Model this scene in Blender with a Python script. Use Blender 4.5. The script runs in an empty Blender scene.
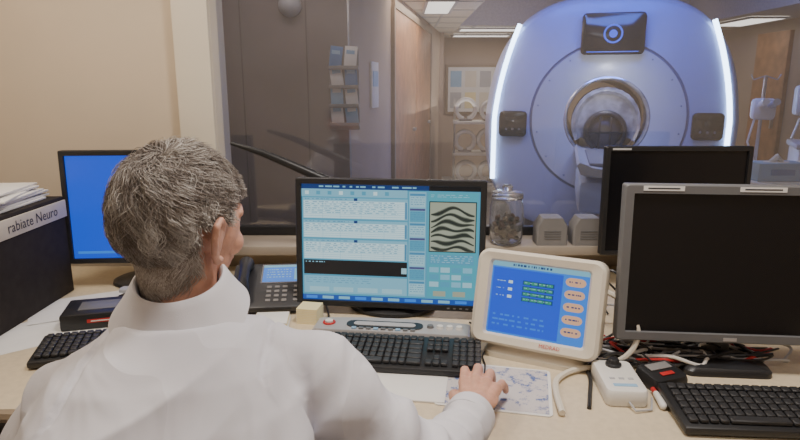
import bpy, bmesh, math, random
from mathutils import Vector, Matrix, Euler, noise
random.seed(7)
R=math.radians
COL=bpy.context.scene.collection
# ---------------------------------------------------------------- materials
def mat(name,col,rough=.5,metal=0,emit=None,es=1.0,nscale=0,namt=0.0,bump=0.0,bscale=200,trans=0,alpha=1,spec=None,col2=None):
    m=bpy.data.materials.new(name); m.use_nodes=True
    nt=m.node_tree; b=nt.nodes['Principled BSDF']
    b.inputs['Base Color'].default_value=(*col,1); b.inputs['Roughness'].default_value=rough
    b.inputs['Metallic'].default_value=metal
    if spec is not None: b.inputs['Specular IOR Level'].default_value=spec
    if trans: b.inputs['Transmission Weight'].default_value=trans
    if emit: b.inputs['Emission Color'].default_value=(*emit,1); b.inputs['Emission Strength'].default_value=es
    tc=nt.nodes.new('ShaderNodeTexCoord')
    if nscale:
        n=nt.nodes.new('ShaderNodeTexNoise'); n.inputs['Scale'].default_value=nscale; n.inputs['Detail'].default_value=5
        nt.links.new(tc.outputs['Object'],n.inputs['Vector'])
        r=nt.nodes.new('ShaderNodeValToRGB')
        c2=col2 if col2 else tuple(c*(1-namt) for c in col)
        r.color_ramp.elements[0].color=(*c2,1); r.color_ramp.elements[0].position=.35
        r.color_ramp.elements[1].color=(*col,1); r.color_ramp.elements[1].position=.65
        nt.links.new(n.outputs['Fac'],r.inputs['Fac']); nt.links.new(r.outputs['Color'],b.inputs['Base Color'])
    if bump:
        n=nt.nodes.new('ShaderNodeTexNoise'); n.inputs['Scale'].default_value=bscale; n.inputs['Detail'].default_value=4
        nt.links.new(tc.outputs['Object'],n.inputs['Vector'])
        bp=nt.nodes.new('ShaderNodeBump'); bp.inputs['Strength'].default_value=bump; bp.inputs['Distance'].default_value=.002
        nt.links.new(n.outputs['Fac'],bp.inputs['Height']); nt.links.new(bp.outputs['Normal'],b.inputs['Normal'])
    return m
def emis(name,col,s=1.0): return mat(name,(.01,.01,.01),.35,emit=col,es=s)
M={}
M['wall']=mat('wall_paint',(.68,.57,.44),.8,nscale=3,namt=.05,bump=.15,bscale=300)
M['trim']=mat('trim_paint',(.76,.69,.57),.5,nscale=4,namt=.04)
M['sill']=mat('sill_paint',(.42,.36,.30),.5,nscale=4,namt=.08)
M['ceil']=mat('ceiling_tile',(.74,.69,.61),.9,nscale=40,namt=.12,bump=.2)
M['floor']=mat('floor_vinyl',(.38,.36,.34),.5,nscale=8,namt=.2)
M['wallm']=mat('scan_room_wall',(.46,.36,.28),.8,nscale=2,namt=.1)
M['wallp']=mat('partition_laminate',(.22,.185,.18),.45,nscale=3,namt=.2)
M['seam']=mat('panel_seam',(.14,.115,.11),.6,nscale=9,namt=.15)
M['wood']=mat('wood_door',(.50,.25,.11),.5,nscale=9,namt=.3)
M['desk']=mat('desk_laminate',(.70,.59,.42),.35,nscale=60,namt=.10,bump=.05)
M['deskedge']=mat('desk_edge_band',(.30,.23,.16),.5,nscale=30,namt=.1)
M['black']=mat('black_plastic',(.020,.020,.022),.38,bump=.15,bscale=500)
M['cab']=mat('dark_cabinet_paint',(.040,.034,.032),.8,nscale=30,namt=.2,spec=.15)
M['blackgloss']=mat('black_gloss',(.008,.008,.01),.12,nscale=3,namt=.1)
M['darkscreen']=mat('screen_off',(.006,.006,.008),.22,nscale=3,namt=.1)
M['key']=mat('key_plastic',(.03,.03,.033),.45,bump=.1,bscale=400)
M['grey']=mat('grey_plastic',(.16,.16,.165),.4,nscale=20,namt=.05,bump=.1,bscale=400)
M['char']=mat('charcoal_plastic',(.045,.045,.05),.4,nscale=20,namt=.05,bump=.1,bscale=400)
M['silver']=mat('silver_plastic',(.48,.46,.46),.35,metal=.2,nscale=20,namt=.05)
M['lgrey']=mat('light_grey_plastic',(.46,.46,.48),.45,nscale=12,namt=.06)
M['mgrey']=mat('mid_grey_plastic',(.24,.23,.23),.5,nscale=12,namt=.06)
M['white']=mat('white_plastic',(.78,.76,.72),.4,nscale=20,namt=.04)
M['cream']=mat('cream_plastic',(.74,.68,.57),.4,nscale=20,namt=.04)
M['paper']=mat('paper_white',(.80,.79,.77),.8,nscale=15,namt=.05)
M['note']=mat('paper_cream',(.85,.74,.42),.8,nscale=15,namt=.04)
M['red']=mat('red_plastic',(.55,.03,.03),.4,nscale=20,namt=.1)
M['brown']=mat('brown_wrapper',(.10,.045,.025),.4,nscale=20,namt=.2)
M['redtxt']=mat('red_ink',(.60,.02,.03),.5,nscale=20,namt=.05)
M['darktxt']=mat('dark_ink',(.03,.03,.04),.6,nscale=20,namt=.05)
M['whitetxt']=mat('pale_ink',(.55,.55,.55),.6,nscale=20,namt=.05)
M['band']=mat('grey_label_band',(.62,.57,.50),.7,nscale=20,namt=.1,spec=.2)
M['metal']=mat('brushed_metal',(.55,.55,.56),.3,metal=.9,nscale=20,namt=.1)
M['mri']=mat('scanner_shell',(.40,.46,.68),.35,nscale=3,namt=.04)
M['mri2']=mat('scanner_ring',(.50,.54,.64),.3,nscale=3,namt=.04)
M['mrigroove']=mat('scanner_groove',(.18,.21,.32),.5,nscale=3,namt=.1)
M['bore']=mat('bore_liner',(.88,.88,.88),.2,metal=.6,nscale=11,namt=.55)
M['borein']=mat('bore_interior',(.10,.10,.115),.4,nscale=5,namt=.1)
M['led']=emis('led_strip',(.55,.75,1.0),11)
M['troffer']=emis('ceiling_lamp',(1,.95,.86),1.8)
M['blueobj']=mat('blue_vinyl',(.08,.22,.50),.5,nscale=10,namt=.1)
M['bluelt']=mat('light_blue_card',(.30,.50,.72),.6,nscale=10,namt=.1)
M['skin']=mat('skin',(.66,.36,.26),.5,nscale=60,namt=.14,bump=.35,bscale=350)
M['skin'].node_tree.nodes['Principled BSDF'].inputs['Subsurface Weight'].default_value=.12
M['skin'].node_tree.nodes['Principled BSDF'].inputs['Subsurface Radius'].default_value=(.012,.004,.002)
def cloth():
    m=mat('white_cotton',(.70,.69,.745),.85,nscale=6,namt=.04); nt=m.node_tree; b=nt.nodes['Principled BSDF']
    tc=nt.nodes.new('ShaderNodeTexCoord')
    n1=nt.nodes.new('ShaderNodeTexNoise'); n1.inputs['Scale'].default_value=6; n1.inputs['Detail'].default_value=2; n1.inputs['Distortion'].default_value=.8
    mpn=nt.nodes.new('ShaderNodeMapping'); mpn.inputs['Scale'].default_value=(1.5,1,.45); mpn.inputs['Rotation'].default_value=(0,.5,0)
    nt.links.new(tc.outputs['Object'],mpn.inputs['Vector']); nt.links.new(mpn.outputs[0],n1.inputs['Vector'])
    sb=nt.nodes.new('ShaderNodeMath'); sb.operation='SUBTRACT'; sb.inputs[1].default_value=.5
    ab=nt.nodes.new('ShaderNodeMath'); ab.operation='ABSOLUTE'
    nt.links.new(n1.outputs['Fac'],sb.inputs[0]); nt.links.new(sb.outputs[0],ab.inputs[0])
    b1=nt.nodes.new('ShaderNodeBump'); b1.invert=True; b1.inputs['Strength'].default_value=.40; b1.inputs['Distance'].default_value=.035
    nt.links.new(ab.outputs[0],b1.inputs['Height'])
    n2=nt.nodes.new('ShaderNodeTexNoise'); n2.inputs['Scale'].default_value=900
    b2=nt.nodes.new('ShaderNodeBump'); b2.inputs['Strength'].default_value=.2; b2.inputs['Distance'].default_value=.001
    nt.links.new(tc.outputs['Object'],n2.inputs['Vector']); nt.links.new(n2.outputs['Fac'],b2.inputs['Height'])
    nt.links.new(b1.outputs[0],b2.inputs['Normal']); nt.links.new(b2.outputs[0],b.inputs['Normal'])
    return m
M['coat']=cloth()
M['collar']=mat('collar_cotton',(.72,.71,.76),.85,nscale=6,namt=.04,bump=.2,bscale=900)
M['trouser']=mat('dark_trouser',(.04,.045,.06),.85,nscale=30,namt=.1)
M['shoe']=mat('black_leather',(.02,.018,.016),.35,nscale=30,namt=.1)
M['chairf']=mat('chair_fabric',(.05,.05,.06),.9,nscale=80,namt=.2)
M['eyew']=mat('eye_white',(.8,.78,.75),.2,nscale=20,namt=.03)
M['iris']=mat('iris_brown',(.06,.03,.02),.1,nscale=20,namt=.1)
E={}
def e(k,c,s=1.0):
    E[k]=emis('ui_'+k,c,s)
e('cyan',(.10,.44,.66),.75); e('pale',(.38,.68,.80),.85); e('white',(.62,.84,.90),.95); e('blue',(.012,.10,.50),.8)
e('deep',(.01,.05,.22),.8); e('dark',(.010,.014,.02),.5); e('mid',(.07,.30,.54),.8); e('teal',(.08,.46,.60),.8)
e('beige',(.42,.46,.35),.8); e('ink',(.035,.06,.05),.4); e('vivid',(.010,.085,.75),1.0); e('sky',(.03,.22,.80),1.0)
e('green',(.04,.42,.25),.7); e('peach',(.80,.46,.28),.9); e('row',(.24,.57,.74),.85); e('purple',(.10,.10,.30),.7)
e('glow',(.03,.10,.9),1.8); e('soft',(.18,.21,.165),.65)
# ---------------------------------------------------------------- mesh builder
class MB:
    def __init__(s): s.v=[];s.f=[];s.m=[];s.s=[];s.mats=[]
    def mi(s,m):
        if m not in s.mats: s.mats.append(m)
        return s.mats.index(m)
    def add(s,vs,fs,m,smooth=False,T=None):
        o=len(s.v); k=s.mi(m)
        for v in vs:
            v=Vector(v); s.v.append(T@v if T else v)
        for f in fs:
            s.f.append([i+o for i in f]); s.m.append(k); s.s.append(smooth)
    def box(s,c,sz,m,bev=0,T=None,rot=None,seg=2):
        bm=bmesh.new(); bmesh.ops.create_cube(bm,size=1)
        for v in bm.verts: v.co=Vector((v.co.x*sz[0],v.co.y*sz[1],v.co.z*sz[2]))
        if bev: bmesh.ops.bevel(bm,geom=bm.edges[:],offset=min(bev,min(sz)*.48),segments=seg,profile=.5,affect='EDGES')
        A=Matrix.Translation(c)
        if rot: A=A@Euler(rot).to_matrix().to_4x4()
        if T: A=T@A
        bm.verts.index_update()
        s.add([v.co.copy() for v in bm.verts],[[v.index for v in f.verts] for f in bm.faces],m,bool(bev),A); bm.free()
    def rings(s,rs,m,cap0=True,cap1=True,smooth=True,T=None,closed=True):
        n=len(rs[0]); vs=[p for r in rs for p in r]; fs=[]
        for i in range(len(rs)-1):
            for j in range(n if closed else n-1):
                a=i*n+j;b=i*n+(j+1)%n; fs.append([a,b,b+n,a+n])
        if cap0: fs.append(list(range(n))[::-1])
        if cap1: fs.append([(len(rs)-1)*n+j for j in range(n)])
        s.add(vs,fs,m,smooth,T)
    def tube(s,pts,r,m,n=10,T=None,round_=False,flat=1.0):
        pts=[Vector(p) for p in pts]; N=len(pts)
        if not hasattr(r,'__len__'): r=[r]*N
        r=list(r)
        if round_:
            d0=(pts[0]-pts[1]).normalized(); d1=(pts[-1]-pts[-2]).normalized()
            a=[];ra=[]
            for k in (80,60,40,20):
                a.append(pts[0]+d0*r[0]*math.sin(R(k))); ra.append(r[0]*math.cos(R(k)))
            b=[];rb=[]
            for k in (20,40,60,80):
                b.append(pts[-1]+d1*r[-1]*math.sin(R(k))); rb.append(r[-1]*math.cos(R(k)))
            pts=a+pts+b; r=ra+r+rb; N=len(pts)
        up=None; rs=[]
        for i in range(N):
            t=(pts[min(i+1,N-1)]-pts[max(i-1,0)]).normalized()
            if up is None:
                up=Vector((0,0,1)) if abs(t.z)<.9 else Vector((0,1,0))
            x=t.cross(up); 
            if x.length<1e-5: x=t.orthogonal()
            x.normalize(); up=x.cross(t).normalized()
            rs.append([pts[i]+x*math.cos(2*math.pi*j/n)*r[i]+up*math.sin(2*math.pi*j/n)*r[i]*flat for j in range(n)])
        s.rings(rs,m,T=T)
    def cyl(s,p0,p1,r0,m,r1=None,n=24,T=None):
        s.tube([p0,p1],[r0,r0 if r1 is None else r1],m,n,T)
    def lathe(s,prof,m,c=(0,0,0),n=32,T=None,sx=1,sy=1,cap0=True,cap1=True):
        rs=[[Vector((c[0]+r*sx*math.cos(2*math.pi*j/n),c[1]+r*sy*math.sin(2*math.pi*j/n),c[2]+z)) for j in range(n)] for r,z in prof]
        s.rings(rs,m,cap0,cap1,T=T)
    def ell(s,c,rad,m,T=None,n=24,rot=None):
        rs=[]
        A=Matrix.Translation(c)
        if rot: A=A@Euler(rot).to_matrix().to_4x4()
        if T: A=T@A
        k=n//2
        for i in range(1,k):
            a=math.pi*i/k
            rs.append([Vector((rad[0]*math.sin(a)*math.cos(2*math.pi*j/n),rad[1]*math.sin(a)*math.sin(2*math.pi*j/n),-rad[2]*math.cos(a))) for j in range(n)])
        s.rings(rs,m,T=A)
    def prism(s,poly,z0,z1,m,T=None,smooth=False):
        n=len(poly); vs=[(x,y,z0) for x,y in poly]+[(x,y,z1) for x,y in poly]
        fs=[list(range(n))[::-1],[n+i for i in range(n)]]+[[i,(i+1)%n,n+(i+1)%n,n+i] for i in range(n)]
        s.add(vs,fs,m,smooth,T)
    def text(s,body,size,m,T,align='LEFT'):
        c=bpy.data.curves.new('t','FONT'); c.body=body; c.size=size; c.align_x=align; c.align_y='CENTER'; c.resolution_u=2
        o=bpy.data.objects.new('t',c); COL.objects.link(o); bpy.context.view_layer.update()
        dg=bpy.context.evaluated_depsgraph_get(); me=o.evaluated_get(dg).to_mesh()
        s.add([v.co.copy() for v in me.vertices],[list(p.vertices) for p in me.polygons],m,False,T)
        o.evaluated_get(dg).to_mesh_clear(); bpy.data.objects.remove(o); bpy.data.curves.remove(c)
    def mesh(s,name):
        me=bpy.data.meshes.new(name); me.from_pydata([tuple(v) for v in s.v],[],s.f)
        for m in s.mats: me.materials.append(m)
        me.polygons.foreach_set('material_index',s.m); me.polygons.foreach_set('use_smooth',s.s)
        me.update()
        try: me.set_sharp_from_angle(angle=R(40))
        except Exception: pass
        return me
    def obj(s,name,parent=None,loc=(0,0,0),rot=(0,0,0),**kw):
        o=bpy.data.objects.new(name,s.mesh(name)); COL.objects.link(o)
        o.location=loc; o.rotation_euler=rot
        if parent: o.parent=parent
        for k,v in kw.items(): o[k]=v
        return o
def empty(name,loc,rotz=0,**kw):
    o=bpy.data.objects.new(name,None); COL.objects.link(o); o.empty_display_size=.05
    o.location=loc; o.rotation_euler=(0,0,R(rotz))
    for k,v in kw.items(): o[k]=v
    return o
def rrect(w,h,r,n=5,cx=0,cy=0):
    pts=[]
    for (sx,sy,a0) in ((1,1,0),(-1,1,90),(-1,-1,180),(1,-1,270)):
        for k in range(n+1):
            a=R(a0+90*k/n); pts.append((cx+sx*(w/2-r)+r*math.cos(a),cy+sy*(h/2-r)+r*math.sin(a)))
    return pts
FX=Matrix(((1,0,0,0),(0,0,-1,0),(0,1,0,0),(0,0,0,1)))
def struct(mb,name): return mb.obj(name,kind='structure')
DZ=.75
# ---------------------------------------------------------------- room shell
b=MB(); b.box((.3,4.2,-.05),(9.0,12.4,.1),M['floor']); struct(b,'floor')
b=MB(); b.box((.35,.35,2.65),(4.1,3.9,.1),M['ceil']); struct(b,'ceiling')
b=MB(); b.box((-1.6,.35,1.3),(.1,3.9,2.6),M['wall']); struct(b,'wall_left')
b=MB(); b.box((2.35,.35,1.3),(.1,3.9,2.6),M['wall']); struct(b,'wall_right')
b=MB(); b.box((.35,-1.6,1.3),(4.1,.1,2.6),M['wall']); struct(b,'wall_back')
b=MB()
b.box((-1.16,2.26,1.3),(.80,.12,2.6),M['wall']); b.box((.75,2.26,.41),(3.1,.12,.82),M['wall']); b.box((.75,2.26,2.4),(3.1,.12,.4),M['wall'])
struct(b,'wall_front')
b=MB(); b.box((-.72,2.18,1.3),(.125,.06,2.6),M['trim'],.006); b.box((-.67,2.25,1.53),(.03,.16,1.36),M['trim'],.004); struct(b,'trim_1')
b=MB(); b.box((.82,2.17,.84),(2.95,.20,.035),M['sill'],.006); b.box((.82,2.245,.875),(2.95,.03,.035),M['black'],.003); struct(b,'trim_2')
g=bpy.data.materials.new('window_glass'); g.use_nodes=True; nt=g.node_tree; nt.nodes.clear()
out=nt.nodes.new('ShaderNodeOutputMaterial'); mx=nt.nodes.new('ShaderNodeMixShader'); tr=nt.nodes.new('ShaderNodeBsdfTransparent'); gl=nt.nodes.new('ShaderNodeBsdfGlossy')
tr.inputs[0].default_value=(.87,.87,.90,1); gl.inputs['Roughness'].default_value=.06; gl.inputs[0].default_value=(1,1,1,1)
fr=nt.nodes.new('ShaderNodeFresnel'); fr.inputs[0].default_value=2.2
df=nt.nodes.new('ShaderNodeBsdfDiffuse'); df.inputs[0].default_value=(.68,.68,.72,1); m2=nt.nodes.new('ShaderNodeMixShader')  # pale diffuse layer puts a patchy haze into the glass itself
dn=nt.nodes.new('ShaderNodeTexNoise'); dn.inputs['Scale'].default_value=2.0; tc=nt.nodes.new('ShaderNodeTexCoord'); mp_=nt.nodes.new('ShaderNodeMapRange')
mp_.inputs[3].default_value=.02; mp_.inputs[4].default_value=.14
nt.links.new(tc.outputs['Object'],dn.inputs['Vector']); nt.links.new(dn.outputs['Fac'],mp_.inputs[0]); nt.links.new(mp_.outputs[0],m2.inputs[0])
nt.links.new(fr.outputs[0],mx.inputs[0]); nt.links.new(tr.outputs[0],mx.inputs[1]); nt.links.new(gl.outputs[0],mx.inputs[2])
nt.links.new(mx.outputs[0],m2.inputs[1]); nt.links.new(df.outputs[0],m2.inputs[2]); nt.links.new(m2.outputs[0],out.inputs[0])
b=MB(); b.add([(-.66,2.25,.88),(2.3,2.25,.88),(2.3,2.25,2.2),(-.66,2.25,2.2)],[[0,1,2,3]],g); struct(b,'window_1')
# scan room
b=MB(); b.box((-.93,3.4,1.25),(1.3,.12,2.5),M['wallp'])
for x in (-1.2,-.85,-.5): b.box((x,3.339,1.25),(.006,.008,2.5),M['seam'])
struct(b,'wall_partition')
A=Vector((-.3,3.4,0)); B=Vector((.55,8.6,0)); d=(B-A); ang=math.atan2(d.y,d.x)
TA=Matrix.Translation(A)@Matrix.Rotation(ang,4,'Z')
b=MB(); b.box((d.length/2,.05,1.25),(d.length,.1,2.5),M['wallm'],T=TA); struct(b,'wall_far_left')
b=MB()
for x in (2.1,3.35):
    b.box((x,-.005,1.0),(1.22,.03,2.0),M['wood'],.004,T=TA); b.box((x+.45,-.03,1.0),(.1,.03,.03),M['metal'],.005,T=TA)
b.box((2.75,-.01,2.03),(2.6,.04,.06),M['deskedge'],T=TA); b.box((1.45,-.01,1.0),(.05,.04,2.0),M['deskedge'],T=TA); b.box((4.0,-.01,1.0),(.05,.04,2.0),M['deskedge'],T=TA)
struct(b,'door_1')
b=MB(); b.box((2.5,9.55,1.25),(4.4,.1,2.5),M['wallm']); b.box((.55,9.05,1.25),(.1,1.0,2.5),M['wallm']); struct(b,'wall_far')
b=MB(); b.box((4.3,5.9,1.25),(.1,7.3,2.5),M['wallm']); struct(b,'wall_far_right')
b=MB(); b.box((4.23,7.05,1.0),(.05,.60,2.0),M['wood'],.004); b.box((4.19,6.85,1.0),(.03,.03,.12),M['metal'],.004); struct(b,'door_2')
b=MB(); b.box((1.3,5.9,2.58),(6.0,7.4,.1),M['ceil']); struct(b,'ceiling_scan_room')
b=MB(); b.box((-.49,7.1,2.30),(2.42,5.0,.36),M['ceil'])
for i in range(8): b.box((-.49,4.8+i*.61,2.117),(2.4,.02,.006),M['lgrey'])
for i in range(4): b.box((-1.4+i*.61,7.1,2.117),(.02,5.0,.006),M['lgrey'])
struct(b,'ceiling_soffit_west')
b=MB(); b.box((2.1,8.6,2.30),(2.76,2.0,.36),M['ceil'])
for i in range(4): b.box((2.1,7.7+i*.61,2.117),(2.76,.02,.006),M['lgrey'])
for i in range(5): b.box((.9+i*.61,8.6,2.117),(.02,2.0,.006),M['lgrey'])
struct(b,'ceiling_soffit_north')
b=MB(); b.box((3.9,7.1,2.30),(.8,5.0,.36),M['ceil']); struct(b,'ceiling_soffit_east')
def lamp_panel(x,y,w,d,z):
    b=MB(); b.box((0,0,0),(w,d,.02),M['troffer'],.003)
    for s in (-1,1): b.box((s*w/2,0,-.003),(.025,d+.02,.02),M['lgrey']); b.box((0,s*d/2,-.003),(w,.025,.02),M['lgrey'])
    b.obj('ceiling_light',loc=(x,y,z),label='recessed fluorescent ceiling panel in a dropped ceiling',category='ceiling light',group='ceiling light panels')
lamp_panel(1.15,7.95,.8,.35,2.108); lamp_panel(1.15,8.9,.8,.3,2.108); lamp_panel(.35,5.7,.25,.9,2.108); lamp_panel(3.85,7.0,.4,.9,2.108)
# ---------------------------------------------------------------- desk
b=MB()
poly=[(-1.53,1.17),(-.75,1.15),(-.35,1.04),(.0,1.0),(.5,.93),(2.2,.93),(2.2,2.18),(-1.53,2.18)]
b.prism(poly,.722,.75,M['desk'])
dk=empty('desk',(0,0,0),label='long cream laminate control desk with brown edge band',category='desk')
b.obj('desktop',dk)
b=MB(); b.tube([(x,y-.003,.736) for x,y in poly[:6]],.0145,M['deskedge'],8); b.obj('edge_band',dk)
for x in (-1.5,.75,2.17):
    b=MB(); b.box((x,1.65,.361),(.03,.95,.722),M['lgrey'],.003); b.obj('leg',dk)
b=MB(); b.box((.33,2.13,.46),(3.6,.02,.5),M['lgrey']); b.obj('modesty_panel',dk)
# ---------------------------------------------------------------- monitors
class Screen:
    def __init__(s,w,h,y):
        s.b=MB(); s.w=w;s.h=h;s.y=y
    def rect(s,x0,y0,x1,y1,m,L=1):
        yy=-s.y-.0003*L; X=lambda u:(u-.5)*s.w; Z=lambda v:(.5-v)*s.h
        s.b.add([(X(x0),yy,Z(y1)),(X(x1),yy,Z(y1)),(X(x1),yy,Z(y0)),(X(x0),yy,Z(y0))],[[0,1,2,3]],m)
    def poly(s,pts,m,L=1):
        yy=-s.y-.0003*L
        s.b.add([((u-.5)*s.w,yy,(.5-v)*s.h) for u,v in pts],[list(range(len(pts)))],m)
    def bars(s,x0,y0,x1,y1,n,m,L=2,fill=.5,k=1.0):
        for i in range(n):
            a=y0+(y1-y0)*i/n
            x=x0
            while x<x1:
                l=(x1-x0)*random.uniform(.03,.12)*k
                s.rect(x,a,min(x+l,x1),a+(y1-y0)/n*fill,m,L); x+=l+(x1-x0)*random.uniform(.01,.10)*k
def monitor(loc,rotz,w,h,zc,tilt,bez,bm_,fill,label,depth=.045,stand='oval',scr=None,extra=None):
    root=empty('computer_monitor',(loc[0],loc[1],DZ),rotz,label=label,category='monitor')
    zl=zc-DZ; tr=(R(-tilt),0,0)
    b=MB()
    W=w/2;H=h/2;iw=W-bez;ih=H-bez
    def ring(pw,ph,y,r=.006): return [Vector((x,y,z)) for x,z in rrect(pw*2,ph*2,r,4)]
    rs=[ring(iw,ih,-.012,.001),ring(iw+.001,ih+.001,-.020,.002),ring(W-.003,H-.003,-.020),ring(W,H,-.016),ring(W,H,.008),ring(W*.9,H*.88,.03),ring(W*.6,H*.6,depth)]
    b.rings(rs,bm_,cap0=False,cap1=True)
    b.add([(-iw,-.011,-ih),(iw,-.011,-ih),(iw,-.011,ih),(-iw,-.011,ih)],[[0,1,2,3]],bm_)
    if extra: extra(b,W,H)
    b.obj('housing',root,(0,0,zl),tr)
    s=Screen(iw*2,ih*2,.012); s.rect(0,0,1,1,scr if scr else M['darkscreen'],0)
    if fill: fill(s)
    s.b.obj('screen',root,(0,0,zl),tr)
    b=MB()
    for k in range(5): b.box((W-.03-k*.018,-.0205,-H+bez*.5),(.008,.003,.004),M['grey'],.001)
    b.obj('button_row',root,(0,0,zl),tr)
    b=MB()
    b.rings([[Vector((x,y+.07,z)) for x,y in rrect(.07*k,.035*k,.012,4)] for k,z in ((1.15,.02),(1,.06),(.9,zl+.02))],bm_)
    b.box((0,.06,zl),(.09,.05,.09),bm_,.006)
    if stand=='oval':
        b.lathe([(.105,0),(.115,.004),(.113,.012),(.10,.019),(.05,.024),(.01,.025)],bm_,(0,.055,0),40,sx=1.15,sy=.85)
    else:
        b.rings([[Vector((x,y+.03,z)) for x,y in rrect(.20-q,.15-q,.02,5)] for q,z in ((0,0),(0,.012),(.012,.020),(.1,.026))],M['black'])
    b.obj('stand',root)
    return root
def fill_main(s):
    s.rect(0,0,1,1,E['cyan'],1)
    s.rect(0,0,1,.04,E['deep'],2); s.bars(.10,.012,.65,.028,1,E['row'],3,.8,.8)
    s.rect(.72,.0,1,.04,E['dark'],3)
    s.rect(.0,.04,.6,.105,E['row'],2)
    for i in range(8): s.rect(.02+i*.065,.057,.042+i*.065,.088,E['white'] if i%3==0 else E['cyan'],3)
    def table(y0,y1,n,k):
        s.rect(.008,y0,.602,y1,E['pale'],2); s.rect(.008,y0,.602,y0+.022,E['row'],3); s.bars(.02,y0+.007,.27,y0+.017,1,E['mid'],4,.6,.8); s.rect(.30,y0,.32,y0+.022,E['deep'],5)
        s.rect(.012,y0+.026,.585,y1-.004,E['white'],3)
        rh=(y1-y0-.03)/n
        for i in range(1,n): s.rect(.012,y0+.026+i*rh,.585,y0+.0285+i*rh,E['row'],4)
        for i in range(k): s.bars(.02,y0+.032+i*rh,.55,y0+.032+i*rh+rh*.35,1,E['mid'] if i==0 else E['cyan'],5,.8,.5)
        for c in (.12,.22,.34,.47): s.rect(c,y0+.026,c+.0015,y1-.004,E['row'],4)
        s.rect(.588,y0+.026,.599,y1-.006,E['mid'],3)
    table(.115,.29,8,6); table(.305,.455,7,4); table(.47,.64,8,5)
    s.rect(.008,.650,.602,.775,E['dark'],2); s.bars(.018,.662,.13,.685,1,E['row'],3,.4); s.rect(.57,.70,.60,.75,E['pale'],3)
    s.rect(.008,.79,.602,.94,E['row'],2); s.bars(.02,.805,.40,.86,3,E['mid'],3,.22,.6)
    for i in range(4): s.rect(.04+i*.14,.885,.155+i*.14,.925,E['pale'],4)
    s.rect(.61,.05,.705,.94,E['row'],2)
    y=.065
    for k in range(7):
        s.rect(.615,y,.70,y+.018,E['purple'] if k%2 else E['mid'],3); s.rect(.615,y+.022,.70,y+.112,E['cyan'] if k%2 else E['pale'],3); s.bars(.62,y+.03,.695,y+.105,4,E['mid'],4,.25,1.5); y+=.124
    s.rect(.715,.05,.99,.94,E['teal'],2)
    s.bars(.73,.07,.94,.10,2,E['pale'],3,.3)
    s.rect(.722,.125,.982,.55,E['dark'],3); s.rect(.727,.133,.977,.542,E['beige'],4)
    for k in range(7):
        y0=.235+k*.048
        for (mm,wd,L) in ((E['soft'],1.7,5),(E['ink'],1.0,7)):
            top=[];bot=[]
            for i in range(41):
                u=i/40
                yy=y0-.045*math.sin(math.pi*u)*(1-.14*k)+.015*math.sin(u*9+k*.9)
                th=wd*(.020+.006*math.sin(u*7+k*2.3))*min(1,4*u+.35)*min(1,4*(1-u)+.35)
                top.append((.733+u*.238,max(.136,yy-th*.5))); bot.append((.733+u*.238,min(.54,yy+th*.5)))
            for i in range(40): s.poly([bot[i],bot[i+1],top[i+1],top[i]],mm,L)
    s.rect(.725,.57,.975,.655,E['cyan'],3); s.bars(.735,.58,.965,.65,4,E['pale'],4,.3)
    for j in range(3):
        for i in range(4): s.rect(.728+i*.062,.68+j*.062,.728+i*.062+.052,.68+j*.062+.044,(E['row'],E['pale'],E['cyan'])[(i+j*2)%3],3)
    s.rect(.75,.885,.82,.93,E['beige'],4); s.rect(.86,.885,.93,.93,E['beige'],4)
    s.rect(0,.955,1,1,E['blue'],3)
    for i in range(10): s.rect(.02+i*.095,.965,.085+i*.095,.99,E['row'] if i%3 else E['sky'],4)
monitor((-.03,1.70),-7,.555,.382,.966,4,.018,M['black'],fill_main,'black widescreen monitor showing a cyan scan console')
def fill_left(s):
    s.rect(0,0,1,1,E['vivid'],1); s.rect(.03,.93,.3,.955,E['sky'],2)
monitor((-.86,1.95),4,.48,.375,1.027,2,.018,M['black'],fill_left,'black widescreen monitor with a plain bright blue screen')
def stick(b,W,H):
    b.box((-W+.085,-.0208,H-.009),(.09,.001,.011),M['paper']); b.box((-W+.085,-.0214,H-.009),(.07,.0006,.003),M['darktxt'])
    b.box((-W+.30,-.0208,H-.009),(.10,.001,.011),M['paper']); b.box((-W+.30,-.0214,H-.009),(.08,.0006,.003),M['darktxt'])
    b.box((-W+.26,-.0208,-H+.010),(.03,.001,.008),M['silver'])
monitor((.778,1.335),-5,.53,.372,1.014,3,.022,M['grey'],None,'grey framed monitor with a dark screen and white sticker',stand='rect',extra=stick)
monitor((.90,1.94),0,.475,.36,1.048,2,.016,M['black'],None,'slim black monitor with a dark screen near the window',extra=lambda b,W,H:b.box((-W+.05,-.0208,H-.009),(.06,.001,.006),M['whitetxt']))
# ---------------------------------------------------------------- keyboards
def keyboard(loc,rotz,w,d,label):
    root=empty('computer_keyboard',(loc[0],loc[1],DZ),rotz,label=label,category='keyboard')
    b=MB(); tl=(R(4),0,0)
    b.box((0,0,.014),(w,d,.018),M['black'],.006); b.obj('case',root,(0,0,.004),tl)
    b=MB(); rows=6; kd=(d-.03)/rows
    secs=[(-w/2+.012,.64*w,15),(-w/2+.012+.66*w,.13*w,3),(-w/2+.012+.81*w,.165*w,4)]
    for r in range(rows):
        y=d/2-.014-kd*(r+.5)-(0 if r==0 else .003)
        for (x0,ww,n) in secs:
            kw=ww/n
            i=0
            while i<n:
                span=1
                if n==15 and r==5 and i==4: span=6
                elif n==15 and r>0 and i==13: span=2
                if n==3 and r in (3,) : i+=1; continue
                if n==3 and r==4 and i!=1: i+=1; continue
                b.box((x0+kw*(i+span/2),y,.028),(kw*span-.003,kd-.003,.009),M['key'],.002,seg=1); i+=span
    b.obj('keys',root,(0,0,.004),tl)
    b=MB()
    for i in range(3): b.box((w/2-.055+i*.012,d/2-.010,.0245),(.005,.003,.002),M['lgrey'])
    b.obj('indicator_row',root,(0,0,.004),tl)
    return root
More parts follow.
